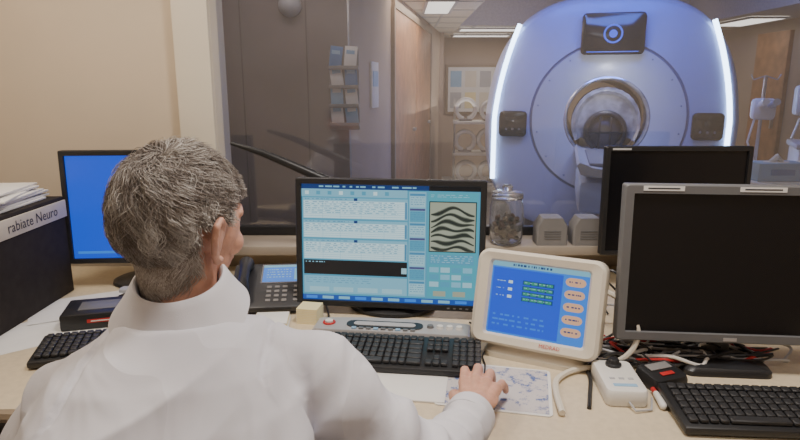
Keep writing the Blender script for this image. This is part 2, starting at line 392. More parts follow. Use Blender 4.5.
keyboard((-.015,1.385),-7,.43,.165,'black full-size keyboard on the desk before the lit monitor')
keyboard((.79,1.115),-4,.46,.165,'black full-size keyboard beside the dark grey monitor')
keyboard((-.70,1.45),14,.44,.15,'black keyboard near the person\'s elbow')
root=empty('scan_control_console',(-.022,1.535,DZ),-7,label='silver intercom console strip with round buttons above the keyboard',category='control panel')
b=MB()
pts=[(( -1+2*i/24)*.215,-.045) for i in range(25)]
top=[(u*.215,.055-.018*u*u) for u in [1-2*i/24 for i in range(25)]]
pl=pts+top
b.rings([[Vector((x*k,y*k,z)) for x,y in pl] for k,z in ((1,0),(1,.018),(.985,.026),(.95,.029))],M['silver']); b.obj('body',root)
b=MB()
b.rings([[Vector((-.02+x,.0+y,z)) for x,y in rrect(.21,.045,.02,6)] for z in (.028,.0315)],M['black'])
b.rings([[Vector((-.02+x,.0+y,z)) for x,y in rrect(.17,.025,.012,6)] for z in (.031,.0330)],M['lgrey']); b.obj('inset_panel',root)
for i in range(4):
    b=MB(); b.cyl((0,0,0),(0,0,.008),.010,M['white'] if i else M['grey'],r1=.008); b.obj('round_button',root,(.105+i*.026,.0,.028))
b=MB(); b.tube([(.015*math.cos(t*.4),.015*math.sin(t*.4),0) for t in range(17)],.003,M['red'],8); b.cyl((0,0,-.003),(0,0,.006),.011,M['white']); b.obj('stop_button',root,(-.175,0,.031))
b=MB()
for i in range(9): b.box((-.1+i*.02,-.03,.031),(.013,.010,.004),M['grey'] if i%3 else M['bluelt'],.001)
b.obj('key_row',root)
# ---------------------------------------------------------------- injector touch panel
root=empty('touch_control_display',(.343,1.41,DZ),-26,label='cream touch display with blue screen and peach buttons on low stand',category='touch screen')
TP=(R(-16),0,0); ph=.240; pw=.318
b=MB()
def tring(k,y,r=.02): return [Vector((x,y,z)) for x,z in rrect(pw*k,ph*k,r,6)]
b.rings([tring(.75,-.016,.006),tring(.79,-.028,.01),tring(.93,-.032,.02),tring(.985,-.026,.028),tring(1,-.014,.03),tring(1,.028,.03),tring(.88,.065,.025),tring(.5,.08,.02)],M['cream'],cap0=False)
b.text('MEDRAD',.0125,M['redtxt'],Matrix.Translation((.045,-.0322,-ph*.5+.0185))@FX,'CENTER')
b.obj('housing',root,(0,0,.143),TP)
s=Screen(pw*.76,ph*.76,.017); s.rect(0,0,1,1,E['sky'],0)
s.rect(.0,.0,1,.07,E['row'],1); s.bars(.22,.02,.62,.055,1,E['deep'],2,.8,.6)
s.rect(.02,.09,.74,.97,E['vivid'],1)
for i in range(5):
    cy=.165+i*.165
    s.poly([(.865+x,cy-y) for x,y in rrect(.20,.115,.055,5)],E['peach'],2)
    s.bars(.80,cy-.012,.93,cy+.012,1,E['deep'],3,.8,2)
for j in range(4):
    s.rect(.34,.23+j*.075,.66,.285+j*.075,E['deep'],2)
    for i in range(4): s.rect(.35+i*.078,.238+j*.075,.35+i*.078+.064,.278+j*.075,E['green'],3)
    s.bars(.36,.25+j*.075,.64,.262+j*.075,1,E['pale'],4,.7)
for j in range(3): s.rect(.19,.25+j*.10,.235,.29+j*.10,E['white'],2); s.bars(.07,.262+j*.1,.16,.275+j*.1,1,E['pale'],2,.8,3)
s.bars(.06,.72,.6,.92,3,E['sky'],2,.35)
s.b.obj('screen',root,(0,0,.143),TP)
b=MB(); b.rings([[Vector((x,y+.03,z)) for x,y in rrect(w_,d_,.03,6)] for w_,d_,z in ((.25,.17,0),(.25,.17,.012),(.22,.12,.03),(.15,.08,.08),(.13,.07,.138))],M['cream']); b.obj('stand',root)
# ---------------------------------------------------------------- mouse pad, mouse, etc
b=MB(); b.rings([[Vector((x,y,z)) for x,y in rrect(.25,.21,.012,4)] for z in (0,.003)],M['paper'])
mp=bpy.data.materials.new('pad_print'); mp.use_nodes=True; nt=mp.node_tree; bs=nt.nodes['Principled BSDF']; bs.inputs['Roughness'].default_value=.7
tc=nt.nodes.new('ShaderNodeTexCoord'); n=nt.nodes.new('ShaderNodeTexNoise'); n.inputs['Scale'].default_value=32; n.inputs['Detail'].default_value=8; n.inputs['Roughness'].default_value=.75
r=nt.nodes.new('ShaderNodeValToRGB'); r.color_ramp.elements[0].position=.40; r.color_ramp.elements[0].color=(.07,.13,.36,1); r.color_ramp.elements[1].position=.49; r.color_ramp.elements[1].color=(.60,.56,.56,1)
nt.links.new(tc.outputs['Object'],n.inputs['Vector']); nt.links.new(n.outputs['Fac'],r.inputs['Fac']); nt.links.new(r.outputs['Color'],bs.inputs['Base Color'])
b.add([(-.118,-.098,.0034),(.118,-.098,.0034),(.118,.098,.0034),(-.118,.098,.0034)],[[0,1,2,3]],mp)
b.obj('mouse_pad',loc=(.215,1.245,DZ),rot=(0,0,R(-12)),label='white mouse pad with a blue speckled print',category='mouse pad')
root=empty('computer_mouse',(.178,1.18,DZ+.0035),-10,label='small grey mouse held under the person\'s hand',category='mouse')
b=MB(); b.rings([[Vector((x*kx,y*ky+oy,z)) for x,y in rrect(.06,.105,.028,7)] for kx,ky,oy,z in ((.95,.97,0,0),(1,1,0,.008),(.97,.97,0,.018),(.85,.86,-.003,.027),(.6,.65,-.006,.033),(.25,.3,-.008,.035))],M['grey']); b.obj('body',root)
b=MB(); b.cyl((-.004,.035,.027),(.004,.035,.027),.008,M['black']); b.obj('scroll_wheel',root)
b=MB(); b.tube([(.002,.05,.008),(.01,.08,.003),(.0,.12,.002),(.0,.17,.002),(-.01,.22,.002),(.01,.30,.004)],.002,M['black'],6); b.obj('cord',root)
root=empty('remote_control_box',(.49,1.235,DZ),-4,label='white handheld control box with a black dial',category='remote control')
b=MB(); b.rings([[Vector((x*k,y*k,z)) for x,y in rrect(.088,.155,.014,5)] for k,z in ((.96,0),(1,.006),(1,.030),(.95,.036),(.85,.038))],M['white']); b.obj('case',root)
b=MB(); b.lathe([(.018,0),(.018,.006),(.013,.008),(.012,.016),(.010,.018)],M['black'],n=24); b.obj('dial',root,(.0,.045,.037))
b=MB()
for i in range(3): b.box((-.02+i*.02,-.02,.0385),(.012,.008,.002),M['lgrey'],.001)
b.box((0,-.05,.0385),(.05,.012,.001),M['bluelt']); b.obj('button_row',root)
b=MB(); b.tube([(0,-.07,.015),(.01,-.1,.006),(.045,-.09,.004),(.062,-.04,.004)],.0025,M['lgrey'],6); b.obj('cord',root)
b=MB(); b.tube([(.556,1.15,DZ+.009),(.562,1.20,DZ+.009)],[.008,.007],M['white'],12,round_=True); b.cyl((.5625,1.205,DZ+.009),(.5635,1.222,DZ+.009),.0055,M['red']); b.obj('call_button',label='small white pen-shaped hand button with a red tip',category='push button')
root=empty('foot_switch',(.60,1.265,DZ),20,label='black wedge-shaped switch box with a red label',category='switch')
b=MB(); b.rings([[Vector((x*k,y*k,z+y*.12*(z>.01))) for x,y in rrect(.095,.075,.012,5)] for k,z in ((1,0),(1,.022),(.93,.032),(.8,.034))],M['black']); b.obj('case',root)
b=MB(); b.box((0,-.016,.0335),(.035,.012,.002),M['red'],.001,rot=(.12,0,0)); b.box((0,.012,.0375),(.06,.024,.003),M['mgrey'],.001,rot=(.12,0,0)); b.obj('label_plate',root)
# ---------------------------------------------------------------- phone
root=empty('desk_phone',(-.405,1.78,DZ),6,label='charcoal office telephone with lit blue screen beside the monitor',category='telephone')
PT=(R(20),0,0)
b=MB(); b.box((-.005,0,.0),(.225,.22,.022),M['char'],.008); b.obj('body',root,(0,0,.056),PT)
b=MB(); b.prism([(-.09,.0),(.09,.0),(.09,.06),(-.09,.06)],0,.045,M['black']); b.obj('foot',root,(0,.01,0))
s=Screen(.125,.085,0); s.rect(-.04,-.06,1.04,1.06,M['blackgloss'],-.5); s.rect(0,0,1,1,E['sky'],0); s.rect(0,0,1,.14,E['row'],1); s.bars(.1,.25,.7,.85,4,E['pale'],1,.3); s.rect(.78,.2,.95,.9,E['row'],1)
o=s.b.obj('screen',root); o.matrix_local=Matrix.Translation((0,0,.056))@Matrix.Rotation(R(20),4,'X')@Matrix.Translation((.038,.052,.0119))@Matrix.Rotation(R(-90),4,'X')
b=MB()
for j in range(4):
    for i in range(3): b.box((.0+i*.024,-.016-j*.021,.012),(.015,.011,.004),M['mgrey'],.002)
    b.box((.072+.010,-.016-j*.021,.012),(.015,.011,.004),M['mgrey'],.002)
b.obj('keypad',root,(0,0,.056),PT)
b=MB(); b.tube([(-.075,-.085,.024),(-.075,-.07,.040),(-.075,-.03,.048),(-.075,.03,.048),(-.075,.07,.040),(-.075,.085,.024)],[.020,.024,.016,.016,.024,.021],M['black'],14,round_=True); b.obj('handset',root,(0,0,.056),PT)
b=MB(); b.tube([(-.135+.006*math.cos(t*1.1),-.10+t*.0009,.010+.006*math.sin(t*1.1)) for t in range(80)],.0015,M['black'],5); b.obj('coiled_cord',root)
b=MB(); b.rings([[Vector((x,y,z)) for x,y in rrect(.062,.062,.002,2)] for z in (0,.045)],M['note'],smooth=False)
for k in range(8): b.box((0,0,.004+k*.005),(.0625,.0625,.0004),M['paper'])
b.obj('sticky_notes',loc=(-.262,1.645,DZ),rot=(0,0,R(-10)),label='block of cream sticky notes beside the telephone',category='sticky notes')
b=MB()
for k in range(5): b.box((k*.001,0,.002+k*.004),(.11-k*.004,.09,.0036),M['note'] if k==3 else M['paper'],.0005)
b.obj('card_stack',loc=(-.372,1.615,DZ),rot=(0,0,R(5)),label='small stack of white cards in front of the telephone',category='cards')
root=empty('card_reader_box',(-.86,1.65,DZ),16,label='black desktop box with a red and white label strip',category='electronic box')
b=MB(); b.box((0,0,.024),(.21,.14,.046),M['black'],.006); b.obj('case',root)
b=MB(); b.box((.0,-.0705,.026),(.07,.002,.010),M['red']); b.box((0,-.0717,.026),(.05,.001,.003),M['paper']); b.box((.0,.0,.0475),(.13,.07,.002),M['grey'],.0005); b.obj('label_plate',root)
root=empty('stapler',(-.83,1.81,DZ),-20,label='light grey and black desk stapler',category='stapler')
b=MB(); b.box((0,0,.008),(.14,.036,.014),M['black'],.004); b.obj('base',root)
b=MB(); b.rings([[Vector((x,y,z)) for y,z in ((-.016,.024),(.016,.024),(.016,.024+h_),(.008,.03+h_),(-.008,.03+h_),(-.016,.024+h_))] for x,h_ in ((-.065,.008),(-.03,.012),(.03,.018),(.065,.016))],M['lgrey']); b.cyl((.055,-.014,.018),(.055,.014,.018),.012,M['black']); b.obj('arm',root)
for i,(x,y,rz,lab) in enumerate(((-1.0,1.56,-50,'loose white printed sheet under the black box'),(-.98,1.76,-62,'loose white sheet lying below the blue monitor'))):
    b=MB()
    nx,ny=8,10; vs=[(-.105+.21*a/nx,-.148+.297*c/ny,.0006+i*.0005+.002*max(0,math.sin(a*.8+i))*(a/nx)) for c in range(ny+1) for a in range(nx+1)]
    b.add(vs,[[c*(nx+1)+a,c*(nx+1)+a+1,(c+1)*(nx+1)+a+1,(c+1)*(nx+1)+a] for c in range(ny) for a in range(nx)],M['paper'],True)
    b.obj('paper_sheet',loc=(x,y,DZ),rot=(0,0,R(rz)),label=lab,category='paper')
b=MB(); b.box((0,0,.0025),(.21,.12,.005),M['paper'],.001)
b.obj('notepad',loc=(.0,1.245,DZ),rot=(0,0,R(-8)),label='thin white notepad in front of the keyboard',category='notepad')
# cabinet with label
root=empty('desktop_file_cabinet',(-1.30,1.60,DZ),0,label='low black file cabinet with a grey lettered band on its side',category='file cabinet')
b=MB(); b.box((0,0,.16),(.42,.62,.32),M['cab'],.004); b.obj('body',root)
b=MB(); b.box((.213,0,.281),(.006,.62,.054),M['band'],.001)
b.text('rabiate Neuro',.043,M['darktxt'],Matrix.Translation((.2170,.010,.281))@Matrix.Rotation(R(90),4,'Z')@Matrix.Rotation(R(90),4,'X')); b.obj('label_band',root)
b=MB(); b.box((0,-.313,.14),(.38,.008,.20),M['grey'],.003); b.cyl((-.06,-.325,.16),(.06,-.325,.16),.006,M['metal']); b.obj('drawer',root)
for k in range(8):
    b=MB(); w_=.21+random.uniform(-.01,.02); b.box((0,0,.003),(w_,.28,.0056),M['paper'],.001)
    b.obj('paper_stack',loc=(-1.235+random.uniform(-.015,.015),1.74+random.uniform(-.02,.02),DZ+.3205+k*.006),rot=(0,0,R(random.uniform(-16,16))),label='white stapled papers stacked on the black cabinet',category='papers',group='papers on the cabinet')
root=empty('boom_arm',(-.17,1.98,DZ),0,label='black adjustable boom arm with tapered end behind the monitor',category='microphone arm')
b=MB(); b.lathe([(.05,0),(.05,.012),(.03,.02),(.012,.03)],M['black'],n=24); b.tube([(0,0,.02),(0,0,.33)],.009,M['black'],12); b.obj('post',root)
b=MB(); b.tube([(0,0,.33),(-.10,-.005,.372),(-.20,-.01,.418),(-.28,-.01,.452),(-.38,-.01,.483)],[.015,.016,.014,.012,.006],M['black'],12,round_=True); b.obj('arm',root)
# jar + speakers
root=empty('glass_jar',(.385,2.12,.8575),0,label='clear lidded jar half full of dark wrapped sweets on sill',category='jar')
gm=mat('clear_glass',(.9,.92,.95),.03,trans=.95)
b=MB(); b.lathe([(.050,0),(.056,.004),(.060,.03),(.062,.09),(.060,.14),(.052,.165),(.049,.165),(.057,.14),(.059,.09),(.057,.03),(.050,.008),(.01,.006)],gm,n=32,cap1=True); b.obj('jar_body',root)
b=MB()
for k in range(60):
    a=random.random()*6.28; rr=random.random()**.5*.040; b.ell((rr*math.cos(a),rr*math.sin(a),.018+k*.0014),(.013,.009,.008),M[random.choice(['brown','brown','deskedge','black'])],n=8,rot=(random.random()*3,random.random()*3,0))
b.obj('sweets',root,kind='stuff')
b=MB(); b.lathe([(.054,.166),(.058,.168),(.058,.184),(.052,.190),(.018,.193),(.016,.196),(.020,.208),(.012,.216),(.004,.217)],gm,n=32); b.obj('lid',root)
def spk(x,h,lab):
    root=empty('intercom_speaker',(x,2.12,.8575),0,label=lab,category='speaker',group='small speakers on the sill')
    b=MB(); b.rings([[Vector((px*k,y,pz)) for px,pz in ((-.055,.0),(.055,0),(.055,h*.7),(.035,h),(-.035,h),(-.055,h*.7))] for k,y in ((.9,-.04),(1,-.035),(1,.03),(.9,.04))],M['mgrey'],smooth=False); b.obj('body',root)
    b=MB()
    for k in range(4): b.box((0,-.041,h*.25+k*.009),(.06,.002,.003),M['grey'])
    b.obj('grille',root)
spk(.545,.10,'small grey speaker with sloped top on the sill'); spk(.675,.10,'small grey speaker with sloped top on the sill')
# ---------------------------------------------------------------- cables
def cable(pts,r,m,lab):
    P=[Vector(p) for p in pts]; out=[]
    for i in range(len(P)-1):
        p0=P[max(i-1,0)];p1=P[i];p2=P[i+1];p3=P[min(i+2,len(P)-1)]
        for k in range(8):
            t=k/8; out.append(.5*((2*p1)+(-p0+p2)*t+(2*p0-5*p1+4*p2-p3)*t*t+(-p0+3*p1-3*p2+p3)*t*t*t))
    out.append(P[-1]); b=MB(); b.tube(out,r,m,7); b.obj('cable',label=lab,category='cable',group='cables on the desk')
z=DZ+.004
cable([(.44,1.42,z+.19),(.52,1.36,z+.17),(.565,1.34,z+.11),(.555,1.33,z+.05),(.50,1.325,z+.012),(.42,1.315,z+.006),(.365,1.27,z+.006),(.345,1.21,z+.006),(.335,1.12,z+.006)],.0070,M['cream'],'thick cream cable looping from the touch display')
random.seed(5)
cl_=[('black','black'),('black','black'),('lgrey','grey'),('black','black'),('red','red'),('black','black'),('white','white'),('black','black'),('mgrey','dark grey')]
for k in range(30):
    mm,cn=cl_[k%9]
    cx=random.uniform(.50,.80); cy=random.uniform(1.35,1.50); pts=[]; a=random.random()*6.28
    for q in range(9):
        a+=random.uniform(.5,1.0)
        rx_=random.uniform(.04,.13); ry_=random.uniform(.025,.07)
        pts.append((max(.47,cx+rx_*math.cos(a)),max(1.318,cy+ry_*math.sin(a)),z+.001+random.random()*.040)); cx+=random.uniform(-.005,.02)
    cable(pts,random.choice([.0025,.0035,.0045]),M[mm],'tangled %s cable on the desk'%cn)
cable([(.20,1.62,z),(.24,1.55,z),(.26,1.48,z),(.245,1.43,z)],.0025,M['black'],'thin black cable beside the console')
cable([(.40,1.15,z),(.42,1.21,z),(.44,1.27,z),(.46,1.345,z),(.53,1.38,z),(.62,1.40,z),(.75,1.44,z),(.95,1.44,z)],.005,M['black'],'black cable running under the dark monitor')
cable([(.44,1.60,z),(.46,1.66,z+.05),(.50,1.72,z+.12),(.56,1.74,z+.08),(.62,1.68,z)],.003,M['black'],'arched black cable behind the touch display')
cable([(.46,1.56,z),(.50,1.60,z+.09),(.56,1.58,z+.14),(.62,1.55,z+.08),(.66,1.5,z)],.003,M['black'],'arched black cable behind the touch display')
cable([(.48,1.52,z),(.52,1.56,z+.12),(.57,1.54,z+.18),(.63,1.50,z+.10),(.68,1.46,z)],.0035,M['black'],'arched black cable behind the touch display')
cable([(.42,1.62,z),(.50,1.64,z+.03),(.60,1.60,z+.06),(.70,1.66,z)],.003,M['lgrey'],'arched grey cable behind the touch display')
cable([(-.72,1.74,z),(-.62,1.80,z+.01),(-.55,1.92,z),(-.40,2.0,z),(-.2,1.92,z)],.003,M['black'],'black cable running along the desk back')
cable([(-.20,1.60,z),(-.225,1.74,z),(-.28,1.90,z),(-.5,1.98,z)],.003,M['black'],'black cable running along the desk back')
# ---------------------------------------------------------------- MRI scanner
ML=(1.91,5.62); MRZ=-15
root=empty('mri_scanner',(ML[0],ML[1],0),MRZ,label='large blue-white scanner with round bore and glowing light strips',category='MRI scanner')
CZ=1.11; n=128
def sup(k,aa=1.14,bb=1.11,ex=2.9):
    out=[]
    for j in range(n):
        t=2*math.pi*j/n; c=math.cos(t); s_=math.sin(t)
        x=aa*k*math.copysign(abs(c)**(2/ex),c); zz=bb*k*math.copysign(abs(s_)**(2/ex),s_)
        x*=1-.10*max(0,zz)
        out.append((x,max(CZ+zz,.01)))
    return out
def circ(r): return [(r*math.cos(2*math.pi*j/n),CZ+r*math.sin(2*math.pi*j/n)) for j in range(n)]
def mix(a,b_,t): return [(p[0]*(1-t)+q[0]*t,p[1]*(1-t)+q[1]*t) for p,q in zip(a,b_)]
def V(l,y): return [Vector((x,y,zz)) for x,zz in l]
b=MB()
b.rings([V(circ(.34),1.75),V(sup(.9),1.75),V(sup(.97),1.7),V(sup(1),1.6),V(sup(1),.22),V(sup(.995),.12),V(sup(.98),.05),V(sup(.955),.012),V(sup(.93),0),V(mix(sup(.90),circ(.80),.4),-.008),V(circ(.70),-.02)],M['mri'],False,False)
b.rings([V(circ(.70),-.02),V(circ(.695),-.005),V(circ(.680),-.005),V(circ(.675),-.022)],M['mrigroove'],False,False)
b.obj('housing',root)
b=MB()
b.rings([V(circ(.675),-.022),V(circ(.60),-.015),V(circ(.50),.01),V(circ(.44),.03),V(circ(.40),.045),V(circ(.385),.05)],M['mri2'],False,False)
for k in range(16):
    a=k*math.pi/8+.2; b.box((.635*math.cos(a),-.022,CZ+.635*math.sin(a)),(.014,.006,.014),M['mrigroove'],.002)
b.obj('front_ring',root)
b=MB()
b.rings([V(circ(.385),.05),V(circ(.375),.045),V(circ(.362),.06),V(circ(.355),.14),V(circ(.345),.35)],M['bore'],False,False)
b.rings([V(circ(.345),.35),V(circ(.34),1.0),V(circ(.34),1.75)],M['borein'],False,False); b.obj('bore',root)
for sgn in (-1,1):
    pts=[]
    for k in range(25):
        t=k/24; zz=.86-1.45*t; x=(1.03-.10*max(0,zz))*(1-.13*max(0,zz/.86)**2.2)
        pts.append((sgn*x,-.01,CZ+zz))
    b=MB(); b.tube(pts,.022,M['led'],8,flat=1); b.obj('light_strip',root,label='glowing blue-white light strip')
    b=MB(); b.rings([[Vector((sgn*.85+px*k,y,CZ-.05+pz*k)) for px,pz in rrect(.26,.24,.04,5)] for k,y in ((1,.01),(1,-.05),(.9,-.06))],M['blackgloss'])
    for i in range(3): b.cyl((sgn*.85-.06+i*.06,-.06,CZ-.10),(sgn*.85-.06+i*.06,-.064,CZ-.10),.010,M['grey'],n=16)
    b.obj('control_panel',root)
b=MB()
b.rings([[Vector((px*k,y,CZ+.755+pz*k)) for px,pz in rrect(.54,.36,.04,5)] for k,y in ((1,.01),(1,-.06),(.95,-.07))],M['blackgloss'])
b.tube([(.075*math.cos(a*.2618),-.073,CZ+.755+.075*math.sin(a*.2618)) for a in range(25)],.008,E['glow'],6)
b.cyl((0,-.068,CZ+.755),(0,-.073,CZ+.755),.035,E['glow'],n=20)
b.tube([(-.22,-.071,CZ+.60),(.22,-.071,CZ+.60)],.004,E['glow'],6)
b.obj('display_panel',root)
root=empty('patient_table',(ML[0],ML[1],0),MRZ,label='pale wheeled patient table docked at the scanner bore',category='patient table')
b=MB()
tr=[]
for y in (-1.35,-1.32,-1.0,0,1.2):
    k=.8 if y==-1.35 else 1
    tr.append([Vector((px*k,y,.80+pz*k)) for px,pz in ((-.25,.06),(-.27,.04),(-.24,-.03),(-.15,-.05),(.15,-.05),(.24,-.03),(.27,.04),(.25,.06),(.2,.035),(0,.01),(-.2,.035))])
b.rings(tr,M['lgrey']); b.obj('table_top',root)
b=MB(); b.box((0,-.75,.59),(.5,1.05,.26),M['mri'],.05); b.box((0,-.75,.28),(.38,.9,.42),M['mgrey'],.04); b.box((0,-.75,.085),(.6,1.1,.06),M['mgrey'],.02); b.obj('pedestal',root)
for x in (-.25,.25):
    for y in (-1.2,-.3):
        b=MB(); b.cyl((x-.015,y,.055),(x+.015,y,.055),.055,M['black']); b.obj('wheel',root)
b=MB(); b.box((0,-.70,.838),(.36,1.1,.03),M['mgrey'],.012); b.obj('mattress',root)
root=empty('head_coil',(ML[0],ML[1],.82),MRZ,label='silver dome-shaped receiver coil resting in the scanner bore',category='receiver coil')
b=MB()
rs=[]
for y,k in ((.12,.80),(.07,.90),(.10,1.0),(.40,1.0)):
    rs.append([Vector((.31*k*math.cos(R(a)),y,.25+.33*k*math.sin(R(a))+.004*math.sin(a*.5))) for a in range(-30,211,6)])
inner=[[Vector((.18*math.cos(R(a)),y,.17+.18*math.sin(R(a)))) for a in range(-30,211,6)] for y in (.14,.40)]
b.rings([inner[1],inner[0],rs[0],rs[1],rs[2],rs[3]],M['bore'],False,False,closed=False); b.obj('shell',root)
b=MB(); b.tube([(.175*math.cos(R(a)),.09,.17+.175*math.sin(R(a))) for a in range(-60,241,10)],.024,M['black'],8); b.ell((0,.30,.16),(.17,.12,.17),M['borein']); b.box((0,.08,.16),(.30,.02,.022),M['black'],.005); b.box((-.05,.08,.16),(.02,.02,.30),M['black'],.005); b.box((.05,.08,.16),(.02,.02,.30),M['black'],.005); b.obj('inner_cradle',root)
# ---------------------------------------------------------------- things in the scan room
root=empty('pamphlet_rack',(-.300,3.325,1.19),0,label='wall rack holding blue and white pamphlets',category='pamphlet rack')
b=MB(); b.box((0,-.008,.2),(.16,.01,.42),M['mgrey'],.002)
for k in range(4): b.box((0,-.03,.02+k*.1),(.16,.035,.02),M['mgrey'],.003)
b.obj('frame',root)
random.seed(4)
for k in range(4):
    for j in range(2):
        b=MB(); mm=[M['paper'],M['bluelt'],M['paper'],M['blueobj']][(k+j)%4]; rr=random.uniform(-.15,.15)
        b.box((-.04+j*.078,-.025,.078+k*.1),(.066,.006,.105),mm,.001,rot=(0,rr,0)); b.box((-.04+j*.078,-.0285,.10+k*.1),(.045,.001,.02),M['bluelt'] if mm!=M['bluelt'] else M['paper'],rot=(0,rr,0))
        b.obj('pamphlet',root)
b=MB(); b.lathe([(.06,0),(.06,.02),(.055,.04),(.03,.065),(.008,.073)],M['lgrey'],n=24,T=Matrix.Translation((-.58,3.342,1.83))@Matrix.Rotation(R(90),4,'X')); b.obj('dome_camera',label='small round dome camera on the dark partition',category='camera')
b=MB(); b.box((0,0,0),(1.0,.03,.75),M['deskedge'],.006); b.box((0,-.018,0),(.92,.006,.67),M['paper'])
for i in range(4):
    for j in range(2): b.box((-.34+i*.225,-.023,.16-j*.32),(.17,.004,.24),[M['bluelt'],M['cream'],M['lgrey'],M['note'],M['cream']][(i+j*2)%5])
b.obj('notice_board',loc=(1.2,9.48,1.35),label='framed notice board with coloured sheets',category='notice board')
root=empty('equipment_cart',(1.02,7.9,0),-5,label='white shelved cart loaded with grey receiver coils',category='cart')
b=MB()
for zz in (.15,.55,.95): b.box((0,0,zz),(.66,.45,.03),M['white'],.005)
for x in (-.31,.31):
    for y in (-.2,.2): b.cyl((x,y,.06),(x,y,1.25 if y>0 else .97),.014,M['metal'],n=12)
b.obj('frame',root)
for x in (-.31,.31):
    for y in (-.2,.2): b=MB(); b.cyl((x-.012,y,.03),(x+.012,y,.03),.03,M['black'],n=16); b.obj('wheel',root)
for i,(x,zz,kk) in enumerate(((-.17,.967,1.25),(.14,.967,1.1),(-.17,.567,1.2),(.13,.567,1.3),(-.15,.167,1.2),(.15,.167,1.2))):
    b=MB()
    b.tube([(.10*kk*math.cos(R(a)),0,.12*kk+.10*kk*math.sin(R(a))) for a in range(-75,256,15)],.026,M['white'],8); b.tube([(.10*kk*math.cos(R(a)),.1,.12*kk+.10*kk*math.sin(R(a))) for a in range(-75,256,15)],.022,M['lgrey'],8)
    b.box((0,.05,.012),(.16,.16,.024),M['mgrey'],.004)
    for a in (30,90,150): b.cyl((.1*kk*math.cos(R(a)),0,.12*kk+.1*kk*math.sin(R(a))),(.1*kk*math.cos(R(a)),.1,.12*kk+.1*kk*math.sin(R(a))),.014,M['lgrey'],n=10)
    T=Matrix.Translation((1.02,7.85,0))@Matrix.Rotation(R(-5),4,'Z')@Vector((x,0,zz))
    b.obj('receiver_coil',loc=T,label='white open ring-shaped receiver coil on a cart shelf',category='receiver coil',group='receiver coils on the cart')
b=MB(); b.box((0,0,0),(.012,.22,.30),M['paper'],.001); b.box((-.008,0,.04),(.004,.16,.10),M['bluelt'])
o=b.obj('wall_notice',label='white printed notice taped to the tan wall',category='notice')
o.matrix_world=TA@Matrix.Translation((.75,-.008,1.42))@Matrix.Rotation(R(90),4,'Z')
root=empty('storage_cabinet',(2.25,3.1,0),0,label='white low storage cabinet with two doors',category='cabinet')
b=MB(); b.box((0,0,.475),(1.0,.45,.95),M['white'],.006); b.obj('body',root)
for s_ in (-1,1):
    b=MB(); b.box((s_*.247,-.232,.48),(.485,.016,.88),M['white'],.003); d_=b.obj('door',root); b=MB(); b.cyl((s_*.03,-.255,.5),(s_*.03,-.255,.62),.006,M['metal'],n=10); b.obj('handle',d_)
for k,(x,mm) in enumerate(((1.90,M['bluelt']),(2.16,M['white']))):
    b=MB(); b.box((0,0,.045),(.24,.13,.09),mm,.003); b.lathe([(.04,.0),(.038,.002)],M['paper'],c=(0,0,.0905),n=20,sx=1.6); b.tube([(-.03,0,.09),(0,.0,.115),(.03,0,.09)],[.012,.018,.01],M['paper'],8); b.box((0,-.0655,.045),(.12,.001,.03),M['blueobj'])
    b.obj('glove_box',loc=(x,3.02,.951),label='cardboard glove dispenser box with a pulled glove on top',category='glove box',group='glove boxes on the cabinet')
def stand(x,y,zt,lab,kind):
    root=empty('infusion_stand' if kind else 'vital_signs_monitor',(x,y,0),-20,label=lab,category='drip stand' if kind else 'patient monitor')
    b=MB()
    for a in range(5): b.tube([(0,0,.10),(.24*math.cos(a*1.2566),.24*math.sin(a*1.2566),.03)],[.018,.012],M['metal'],8)
    b.tube([(0,0,.08),(0,0,zt+.25)],.013,M['metal'],12)
    if kind: b.tube([(-.10,0,zt+.26),(-.08,0,zt+.22),(0,0,zt+.25),(.08,0,zt+.22),(.10,0,zt+.26)],.005,M['metal'],6)
    b.obj('pole',root)
    if kind:
        b=MB(); b.box((0,-.05,zt),(.16,.12,.16),M['white'],.03); b.cyl((-.03,-.10,zt+.03),(-.03,-.28,zt+.06),.025,M['white']); b.cyl((.04,-.10,zt+.03),(.04,-.28,zt+.06),.025,M['lgrey']); b.obj('injector_head',root)
        b=MB(); b.tube([(-.05,-.05,zt-.08),(-.08,-.06,zt-.25),(-.02,-.05,zt-.4),(-.05,-.03,zt-.6)],.008,M['white'],8); b.obj('hose',root)
    else:
        b=MB(); b.box((0,-.06,zt),(.32,.12,.24),M['white'],.03); b.box((0,-.121,zt+.01),(.25,.004,.16),M['mgrey'],.001); b.obj('display',root)
        b=MB(); b.tube([(0,0,zt-.18),(-.10,-.05,zt-.15),(-.14,-.06,zt-.3),(-.04,-.03,zt-.42)],.01,M['white'],8); b.obj('hose',root)
stand(2.80,4.72,1.24,'steel drip stand carrying a white injector head',True)
stand(3.36,4.95,1.30,'white patient monitor on a wheeled pole',False)
root=empty('supply_trolley',(3.15,4.25,0),-25,label='white supply trolley with blue drawer fronts',category='trolley')
b=MB(); b.box((0,0,.55),(.62,.45,.86),M['white'],.015); b.box((0,0,1.0),(.66,.48,.04),M['lgrey'],.01); b.obj('body',root)
for k in range(4): b=MB(); b.box((0,-.235,.24+k*.21),(.56,.02,.19),M['bluelt'],.006); b.box((0,-.25,.28+k*.21),(.2,.015,.02),M['lgrey'],.003); b.obj('drawer',root)
for x in (-.25,.25):
    for y in (-.17,.17): b=MB(); b.cyl((x-.015,y,.06),(x+.015,y,.06),.06,M['black'],n=18); b.obj('wheel',root)
